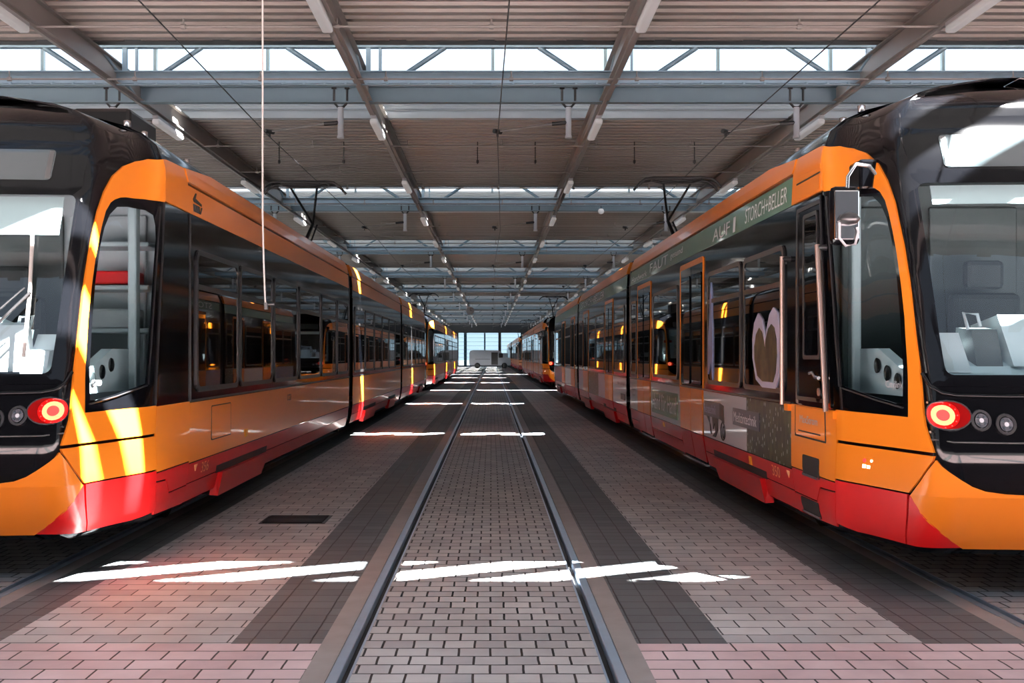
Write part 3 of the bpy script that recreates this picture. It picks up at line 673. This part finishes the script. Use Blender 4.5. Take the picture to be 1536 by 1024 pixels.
# ------------------------------------------------------------------ floor
CT = -.066; CR = 3.784; CL = -3.916
YE = 146.6
def flo():
    mats = [M['pave_mid'], M['pave_light'], M['pave_pink'], M['pave_dark'], M['concrete'], M['outground']]
    mb = MB()
    def strip(x0, x1, y0, y1, m): mb.add([(x0,y0,0),(x1,y0,0),(x1,y1,0),(x0,y1,0)], [(0,1,2,3)], m)
    YP = 5.58
    for c in (CT, CR, CL):
        strip(c-.622, c+.622, -3, YP, 2 if c != CT else 0); strip(c-.622, c+.622, YP, YE, 0)
        for s in (-1, 1):
            a, b = sorted((c+s*.736, c+s*.86)); strip(a, b, -3, YE, 4)
    def side(a, b, near, far): strip(a, b, -3, YP, near); strip(a, b, YP, YE, far)
    side(CT+.86, 1.29, 2, 3); side(1.29, 2.36, 2, 1); side(2.36, CR-.86, 2, 3); side(CR+.86, 14, 2, 1)
    side(-1.42, CT-.86, 2, 3); side(-2.70, -1.42, 2, 1); side(CL+.86, -2.70, 2, 3); side(-14, CL-.86, 2, 1)
    strip(-14, 14, -3.3, -3, 5)
    o = MB(); o = mb.build('floor', mats)
    tag(o, kind='structure')
    g = MB(); g.box(-120, 120, -80, 330, -.6, -.16, 0); tag(g.build('floor', M['outground']), kind='structure')
    g = MB(); g.box(-120, -14, -80, 330, -.159, -.001); g.box(14, 120, -80, 330, -.159, -.001); g.box(-14, 14, YE, 330, -.159, -.001); g.box(-14, 14, -80, -3.3, -.159, -.001)
    tag(g.build('floor', M['outground']), kind='structure')
flo()
# the mid setts turn pink right in front too: part of the floor mesh above
railinfo = [(CT,-1,'left rail of the middle track, bright beside a dark groove'),(CT,1,'right rail of the middle track, bright beside a dark groove'),
            (CR,-1,'rail of the right track nearest the aisle, half under the tram'),(CR,1,'far rail of the right track, under the tram'),
            (CL,1,'rail of the left track nearest the aisle, half under the tram'),(CL,-1,'far rail of the left track, under the tram')]
for c, s, lb in railinfo:
    r = empty('tram_rail', (c+s*.70, -3, 0)); tag(r, lb, 'rail', 'grooved rails')
    a, b = sorted((s*.034, -s*.022)); MB().add([], []) 
    m = MB(); x0, x1 = sorted((s*-.022, s*.034)); m.bevbox(x0, x1, 0, YE+3, -.14, .003, .006); m.build('rail_head', M['rail_steel'], r)
    x0, x1 = sorted((-s*.022, -s*.065)); MB().box(x0, x1, 0, YE+3, -.15, -.045).build('rail_groove', M['rail_dark'], r)
    x0, x1 = sorted((-s*.065, -s*.078)); MB().box(x0, x1, 0, YE+3, -.15, .001).build('rail_lip', M['rail_steel'], r)
d = empty('drain_cover', (-1.865, 9.8, 0)); tag(d, 'dark rectangular drain cover set in the paving beside the left tram', 'drain cover')
MB().box(-.31,.31,-.24,.24,-.01,.004).build('cover_frame', M['darkiron'], d)
mb = MB()
for k in range(9): mb.box(-.28,.28,-.21+k*.048,-.21+k*.048+.03,.004,.012)
mb.build('grate', M['darkiron'], d)

# ------------------------------------------------------------------ hall roof
BAY = 12.93; Y0 = 15.3
def corrug(x0, x1, y0, y1, z, pitch=.27, h=.05, mat=None, name='ceiling'):
    mb = MB(); y = y0; pts = []
    while y < y1-.01:
        pts += [(y, z), (y+pitch*.45, z), (y+pitch*.55, z+h), (y+pitch*.9, z+h)]; y += pitch
    pts.append((y1, z)); pts = [p for p in pts if p[0] <= y1+.001]
    n = len(pts)
    vs = [(x0, a, b) for a, b in pts]+[(x1, a, b) for a, b in pts]+[(x0, y0, z+.16), (x0, y1, z+.16), (x1, y0, z+.16), (x1, y1, z+.16)]
    fs = [(i, i+1, n+i+1, n+i) for i in range(n-1)]+[(2*n, 2*n+1, 2*n+3, 2*n+2)]
    mb.add(vs, fs); return mb.build(name, mat or M['deck'])
XL, XR = -13.2, 13.2
n_bays = 11
deckz = 6.2
YS = 3.2
for k in range(-1, 10):
    y = Y0+BAY*k
    o = corrug(XL, XR, y+4.7, y+BAY-.25, deckz); tag(o, kind='structure')
o = corrug(XL, XR, YS, Y0-BAY-.25, deckz); tag(o, kind='structure')
for k in range(-1, 11):
    y = Y0+BAY*k
    # monitor: opaque lid with an open slot placed to throw the sun bands, glazed sides
    SL0, SL1 = (3.40, 4.0) if k >= 0 else (3.25, 3.90)
    m = MB(); m.box(XL, XR, y+SL1, y+4.85, 7.6, 7.68)
    if k >= 0: m.box(XL, XR, y-.75, y+SL0, 7.6, 7.68)
    else: tag(MB().box(XL, XR, y-.75, y+SL0, 7.6, 7.61).build('added_diffuser', M['frosted']), kind='structure')  # frosted panel added out of view to spread sun onto the foreground floor
    tag(m.build('ceiling', M['outer']), kind='structure')
    m = MB(); x = XL+(.55 if k < 0 else 0); sk, bw = (1.45, .50) if k < 0 else (.78, .36)
    while x < XR:
        m.add([(x, y+SL0-.02, 7.61), (x+bw, y+SL0-.02, 7.61), (x+sk+bw, y+SL1+.02, 7.61), (x+sk, y+SL1+.02, 7.61),
               (x, y+SL0-.02, 7.67), (x+bw, y+SL0-.02, 7.67), (x+sk+bw, y+SL1+.02, 7.67), (x+sk, y+SL1+.02, 7.67)],
              [(0,1,2,3),(4,5,6,7),(0,1,5,4),(1,2,6,5),(2,3,7,6),(3,0,4,7)]); x += 1.1 if k < 0 else random.choice((.95,1.15,1.05))
    tag(m.build('added_slot_bars', M['bluesteel']), kind='structure')  # slanted bars added out of view to cut the sun into patches
    m = MB(); m.box(XL, XR, y+4.72, y+4.76, 6.86, 7.6)
    tag(m.build('window_1', M['pane']), kind='structure')
    m = MB(); x = XL
    while x <= XR: m.box(x, x+.06, y+4.69, y+4.78, 6.8, 7.6); x += 2.2
    tag(m.build('trim_2', M['bluesteel']), kind='structure')
    # corrugated upstand
    m = MB(); nz = 8
    pts = []
    for i in range(nz): z = 6.33+i*.065; pts += [(0, z), (0, z+.03), (.03, z+.038), (.03, z+.06)]
    vs = [(XL, y+4.72+a, z) for a, z in pts]+[(XR, y+4.72+a, z) for a, z in pts]; n = len(pts)
    m.add(vs, [(i, i+1, n+i+1, n+i) for i in range(n-1)]); m.box(XL, XR, y+4.77, y+4.8, 6.2, 6.86)
    m.box(XL, XR, y+4.55, y+4.72, 6.17, 6.29)
    tag(m.build('trim_3', M['upstand']), kind='structure')
    m = MB(); m.box(XL, XR, y-.20, y-.02, 6.2, 6.36); x = XL
    while x < XR: m.box(x, x+.25, y-.26, y-.2, 6.2, 6.3); x += 1.3
    tag(m.build('trim_4', M['darkiron']), kind='structure')
# longitudinal beams
BX = [-9.8, -5.93, -2.08, 1.90, 5.83, 9.7]
names = {-9.8:'far left', -5.93:'outer left', -2.08:'inner left', 1.90:'inner right', 5.83:'outer right', 9.7:'far right'}
def ibeam(mb, ax, c, a0, a1, z0, z1, w, t=.02):
    if ax == 'y':
        mb.box(c-w/2, c+w/2, a0, a1, z0, z0+t); mb.box(c-w/2, c+w/2, a0, a1, z1-t, z1); mb.box(c-.008, c+.008, a0, a1, z0+t, z1-t)
    else:
        mb.box(a0, a1, c-w/2, c+w/2, z0, z0+t); mb.box(a0, a1, c-w/2, c+w/2, z1-t, z1); mb.box(a0, a1, c-.008, c+.008, z0+t, z1-t)
for x in BX:
    m = MB(); ibeam(m, 'y', x, YS, YE, 5.85, 6.19, .16); m.box(x-.025, x+.025, YS, YE, 5.80, 5.85)
    b = m.build('roof_beam', M['beam']); tag(b, 'long grey roof beam, %s one, running the length of the hall' % names[x], 'beam', 'lengthwise roof beams')
ORD = ['nearest', 'second', 'third', 'fourth', 'fifth', 'sixth', 'seventh', 'eighth', 'ninth', 'tenth', 'eleventh']
# cross members, one prototype of each then copies
def rep(build, labelf, cat, group, ks=range(0, 10)):
    proto = None
    for k in ks:
        if proto is None: o = proto = build(); base = o.location.copy()
        else: o = copy_tree(proto)
        o.location = (base.x, base.y+BAY*(k-ks[0]), base.z)
        tag(o, labelf(k), cat, group)
KS = list(range(0, 10))
def cb():
    m = MB(); ibeam(m, 'x', 17.3, XL, XR, 5.83, 6.11, .16); return m.build('cross_beam', M['bluesteel'])
rep(cb, lambda k: 'blue-grey cross beam below the roof, %s row from the camera' % ORD[k], 'beam', 'cross beams', KS)
def lattice():
    r = empty('lattice_girder', (0, 16.2, 5.87))
    m = MB(); m.box(XL, XR, -.03, .03, 0, .16); m.box(XL, XR, -.12, .03, .16, .175)
    x = XL
    while x < XR: m.box(x, x+.03, -.10, .0, -.03, 0); x += .33
    m.box(XL, XR, -.10, -.02, -.045, -.03)
    m.build('bottom_chord', M['steel'], r)
    m = MB(); m.box(XL, XR, -.05, .05, .56, .63); m.build('top_chord', M['bluesteel'], r)
    for bx_ in BX:
        MB().box(bx_+.10, bx_+.17, -.03, .03, .17, .57).build('girder_post', M['steel'], r); MB().box(bx_+.30, bx_+.34, -.02, .02, .17, .57).build('girder_post', M['steel'], r)
        MB().tube([(bx_+.75, 0, .17), (bx_+1.35, 0, .57)], .04, 4).build('girder_brace', M['bluesteel'], r); MB().tube([(bx_-.55, 0, .17), (bx_-1.15, 0, .57)], .04, 4).build('girder_brace', M['bluesteel'], r)
        MB().tube([(bx_, -.7, .36), (bx_+.02, .8, .0)], .035, 6).build('girder_tie', M['steel'], r)
    return r
rep(lattice, lambda k: 'steel lattice girder with slanting braces against the skylight, %s row from the camera' % ORD[k], 'girder', 'lattice girders', KS)
def pipe(y, z, r_):
    def f():
        m = MB(); m.tube([(XL, y, z), (XR, y, z)], r_, 6); x = XL+1.1+y*.37 % 1
        while x < XR: m.tube([(x-.03, y, z), (x+.03, y, z)], r_*2.2, 6); m.tube([(x, y, z), (x, y, z+.12)], .012, 4); x += 1.93
        return m.build('overhead_pipe', M['beam'])
    return f
for (y, z, r_, nm) in ((15.75, 5.82, .016, 'below the skylight'), (20.9, 5.84, .014, 'just behind the cross beam'), (23.9, 5.85, .014, 'mid bay'), (26.2, 5.85, .018, 'before the next skylight')):
    rep(pipe(y, z, r_), lambda k, nm=nm: 'thin overhead pipe across the hall %s, %s row from the camera' % (nm, ORD[k]), 'pipe', 'thin overhead pipes', KS)
m = MB(); m.tube([(XL, 13.3, 5.84), (XR, 13.3, 5.84)], .016, 6)
for x in range(-12, 13, 2): m.tube([(x-.03, 13.3, 5.84), (x+.03, 13.3, 5.84)], .035, 6); m.tube([(x, 13.3, 5.84), (x, 13.3, 5.95)], .012, 4)
tag(m.build('overhead_pipe', M['beam']), 'thin overhead pipe at the very top of the picture, before the first skylight', 'pipe', 'thin overhead pipes')
# lamps
def lampf(x, y):
    def f():
        r = empty('tube_lamp', (x, y, 5.78))
        MB().bevbox(-.05, .05, -.75, .75, -.03, .03, .01).build('lamp_body', M['whiteplastic'], r)
        MB().bevbox(-.07, .07, -.72, .72, -.12, -.025, .03).build('lamp_diffuser', M['lampglass'], r)
        return r
    return f
for x in BX[1:-1]:
    for y, w in ((18.8, 'behind'), (25.2, 'halfway after')):
        rep(lampf(x, y), lambda k, x=x, w=w: 'white tube lamp under the %s roof beam %s the %s cross beam' % (names[x], w, ORD[k]), 'lamp', 'tube lamps', KS)
    o = lampf(x, 12.3)(); tag(o, 'white tube lamp under the %s roof beam at the top edge of the picture' % names[x], 'lamp', 'tube lamps')
# catenary supports and registration arms
TK = [(-7.76, 'outer left'), (CL, 'left'), (CT, 'middle'), (CR, 'right'), (7.63, 'outer right')]
def hanger(tx):
    def f():
        xp = tx+1.37
        r = empty('wire_hanger', (xp, 17.3, 5.24))
        MB().tube([(0,0,0),(0,0,.04)], .06, 10).tube([(0,0,.04),(0,0,.52)], .05, 10).build('insulator', M['whiteplastic'], r)
        MB().tube([(-.11,0,.88),(-.11,0,.6),(-.05,0,.53),(.05,0,.53),(.11,0,.6),(.11,0,.88)], .022, 6).tube([(-.15,0,.86),(-.07,0,.86)], .04, 6).tube([(.15,0,.86),(.07,0,.86)], .04, 6).build('hanger_bracket', M['darkiron'], r)
        MB().tube([(-.02,0,.26),(-.28,0,.24)], .035, 6).build('arm_joint', M['darkiron'], r)
        MB().tube([(-.2,0,.25),(-1.2,0,.11)], .016, 6).build('registration_arm', M['beam'], r)
        MB().tube([(-1.26,-.05,.11),(-1.14,.05,.11)], .04, 6).tube([(-1.2,0,.12),(-1.2,0,.02)], .02, 6).build('wire_clamp', M['darkiron'], r)
        return r
    return f
for tx, nm in TK:
    rep(hanger(tx), lambda k, nm=nm: 'contact wire hanger with white insulator over the %s track, %s row from the camera' % (nm, ORD[k]), 'wire hanger', 'contact wire hangers', KS)
for tx, nm in TK[1:4]:
    pts = [(tx+.25, -3, 5.26)]
    for k in range(-1, 11): pts.append((tx+(.17 if True else 0)+(.16 if k % 2 else 0)-(0 if k % 2 else 0), 17.3+BAY*k, 5.26))
    pts.append((tx+.2, YE, 5.26))
    m = MB(); m.tube(pts, .009, 5)
    tag(m.build('contact_wire', M['ink']), 'dark overhead contact wire above the %s track' % nm, 'wire', 'contact wires')
# short dropper rods in the bays
for i, x in enumerate((-4.6, -3.2, -.3, .95, 4.4, 3.1)):
    m = MB(); m.tube([(x, 22.2, 6.2), (x, 22.2, 5.72)], .012, 6); m.tube([(x, 22.2, 5.80), (x, 22.2, 5.74)], .028, 6)
    base = m.build('dropper_rod', M['darkiron']); tag(base, 'small hanging rod with a thick tip, first bay, %s from the left' % ['second','third','fourth','fifth','last','next to last'][i], 'rod', 'hanging rods')
# pull cord with handle on the left
m = MB(); m.tube([(-1.34,6.0,6.0),(-1.34,6.0,2.4),(-1.333,6.0,2.1),(-1.325,6.0,1.9),(-1.32,6.0,1.84)], .0055, 6)
o = m.build('pull_cord', M['beam']); tag(o, 'thin pale cord hanging down in front of the left tram', 'cord')
m = MB().tube([(0,0,-.04),(0,0,.0)], .012, 8).tube([(0,0,-.01),(.05,0,-.01)], .006, 6); h = m.build('cord_grip', M['darkiron'], o); h.location = (.01, 0, .04)
m = MB().tube([(-1.34,6.0,6.0),(-1.34,6.0,6.19)], .02, 6); m.build('cord_anchor', M['darkiron'], o).location = (1.33,-6.0,-1.84)
# hanging bulbs and clock
for x, y, z, lb in ((-.066+3.27, 29.9, 5.85, 'small white globe lamp hanging between the second and third beams on the right'),):
    r = empty('globe_lamp', (x, y, z)); tag(r, lb, 'lamp')
    MB().tube([(0,0,.0),(0,0,.34)], .01, 6).build('lamp_cord', M['ink'], r); MB().lathe([(0,-.16),(.07,-.13),(.09,-.06),(.06,0),(0,.01)], (0,0,0), 'z', 14).build('lamp_globe', M['lampglass'], r)
r = empty('hanging_clock', (-1.62, 78.4, 5.0)); tag(r, 'round white clock hanging far down the hall under the inner left roof beam', 'clock')
MB().lathe([(0,-.06),(.30,-.06),(.31,0),(.30,.06),(0,.06)], (0,0,0), 'y', 28).build('clock_case', M['whiteplastic'], r)
MB().box(-.012,.012,-.07,-.062,0,.2).box(0,.14,-.07,-.062,-.012,.012).build('clock_hands', M['ink'], r); MB().tube([(0,0,.3),(-.3,0,.86)], .015, 6).build('clock_rod', M['darkiron'], r)

# ------------------------------------------------------------------ walls
def st(o): return tag(o, kind='structure')
m = MB(); m.box(XL, -4.95, YE, YE+.25, 0, 6.4); m.box(4.2, XR, YE, YE+.25, 0, 6.4); m.box(-4.95, 4.2, YE, YE+.25, 4.82, 6.4); m.box(1.0, 1.4, YE-.15, YE+.1, 0, 4.82); m.box(-4.95, 4.2, YE, YE+.2, 0, .16)
m.box(-5.0, -4.7, YE-.15, YE+.1, 0, 4.85)
st(m.build('wall_back', M['wall']))
m = MB(); m.box(-4.7, 1.0, YE+.08, YE+.12, .16, 4.82); st(m.build('window_2', M['endpane']))
m = MB(); m.box(1.4, 4.2, YE+.08, YE+.12, .16, 4.82); st(m.build('window_3', M['endpane']))
m = MB()
for i in range(1, 9): m.box(-4.7, 4.2, YE+.04, YE+.1, .16+i*.56, .19+i*.56)
st(m.build('trim_5', M['cyan']))
for x, w in ((-3.75, .42), (-.95, .22)):
    o = MB().box(x-w/2, x+w/2, YE+1.2, YE+1.5, -.002, 4.9).build('yard_post', M['cyan']); tag(o, 'pale blue post outside the end glazing, %s' % ('the wide one on the left' if x < -2 else 'the narrow one above the van'), 'post', 'posts outside the end wall')
for x, nm in ((XL-.2, 'wall_left'), (XR, 'wall_right')):
    m = MB(); m.box(x, x+.2, YS, YE, 0, 7.7); y = YE
    while y < YE: m.box(x, x+.2, y, y+.4, 1.0, 5.0); y += BAY/2
    st(m.build(nm, M['wallpale']))
st(MB().box(-40, 40, -17, -16, 0, 19).build('added_yard_screen', M['wall'])); m = MB(); m.box(XL, XR, YS-.2, YS, 5.9, 7.7); m.box(XL, -5.9, -3.2, -3, 0, 5.6) if False else None; st(m.build('wall_front', M['wallpale']))  # yard wall is added out of view to darken reflections in the tram noses

# van at the end of the hall
v = empty('van', (-.35, 126, 0)); tag(v, 'light grey van standing across the far end of the hall with its side door open', 'van')
def body(): 
    P = [(-2.3,.35),(-2.35,.7),(-2.32,1.9),(-2.2,2.15),(-1.9,2.22),(1.1,2.2),(1.45,2.1),(2.0,1.45),(2.6,1.25),(2.75,1.0),(2.75,.4),(2.5,.35)]
    m = MB(); m.prism(P, 'y', -.95, .95); return m.build('van_body', M['van'], v)
vb = body()
MB().box(.35,1.15,-.97,-.9,.45,1.95).build('door_opening', M['seam'], v); MB().box(1.25,1.75,-.965,-.9,1.3,1.85).build('side_window', M['winglass'], v)
MB().box(-1.6,.2,-.975,-.94,1.1,1.14).build('side_moulding', M['trim'], v)
for x in (-1.35, 1.95):
    for y in (-.88, .88):
        w = MB().lathe([(0,-.1),(.2,-.11),(.34,-.1),(.35,0),(.34,.1),(.2,.11),(0,.1)], (x, y, .35), 'y', 20).build('wheel', M['tyre'], v); MB().lathe([(0,-.115),(.18,-.115),(.2,-.1)], (x, y, .35), 'y', 14).build('hubcap', M['darkiron'], w)
o = empty('trailer', (1.62, 139, 0)); tag(o, 'low dark trailer parked behind the right dark column by the van', 'trailer')
MB().box(-.7,.7,-1,1,.5,.9).build('trailer_bed', M['darkiron'], o); MB().box(-.6,.6,-.9,.9,1.3,1.9).build('trailer_load', M['steel'], o); MB().box(-.65,-.6,-.9,-.85,.9,1.3).box(.6,.65,-.9,-.85,.9,1.3).box(-.65,.65,.8,.9,.9,1.3).build('trailer_frame', M['darkiron'], o)
for x in (-.75, .75): MB().lathe([(0,-.08),(.32,-.08),(.32,.08),(0,.08)], (x, 0, .32), 'x', 18).build('wheel', M['tyre'], o)

# ------------------------------------------------------------------ light, camera
w = bpy.data.worlds.new('World'); SC.world = w; w.use_nodes = True; nt = w.node_tree; nt.nodes.clear()
out = nt.nodes.new('ShaderNodeOutputWorld'); bg = nt.nodes.new('ShaderNodeBackground')
tc = nt.nodes.new('ShaderNodeTexCoord'); sx = nt.nodes.new('ShaderNodeSeparateXYZ'); cr = nt.nodes.new('ShaderNodeValToRGB')
nt.links.new(tc.outputs['Generated'], sx.inputs[0]); nt.links.new(sx.outputs['Z'], cr.inputs[0]); nt.links.new(cr.outputs[0], bg.inputs[0]); nt.links.new(bg.outputs[0], out.inputs[0])
cr.color_ramp.elements[0].color = (.90, .95, 1, 1); cr.color_ramp.elements[1].color = (.5, .7, 1, 1); cr.color_ramp.elements[1].position = .9
bg.inputs[1].default_value = 2.3
sun = bpy.data.lights.new('sun', 'SUN'); so = bpy.data.objects.new('sun', sun); C.objects.link(so)
sun.energy = 340; sun.angle = .009; sun.color = (1, .98, .96)
so.rotation_euler = Vector((-.45, .2, -1)).to_track_quat('-Z', 'Y').to_euler()
cam = bpy.data.cameras.new('camera'); co = bpy.data.objects.new('camera', cam); C.objects.link(co); SC.camera = co
co.location = (0, 0, 1.57); co.rotation_euler = (math.pi/2, 0, 0)
cam.sensor_width = 36; cam.lens = 36; cam.shift_x = 31/1536; cam.shift_y = 21/1536; cam.clip_end = 600; cam.clip_start = .05
vs_ = SC.view_settings; vs_.view_transform = 'Standard'; vs_.look = 'None'; vs_.gamma = 1; vs_.use_curve_mapping = False; vs_.exposure = .05
SC.cycles.max_bounces = 7; SC.cycles.diffuse_bounces = 4; SC.cycles.glossy_bounces = 4; SC.cycles.transparent_max_bounces = 10
SC.cycles.sample_clamp_indirect = 6; SC.cycles.caustics_reflective = False; SC.cycles.caustics_refractive = False
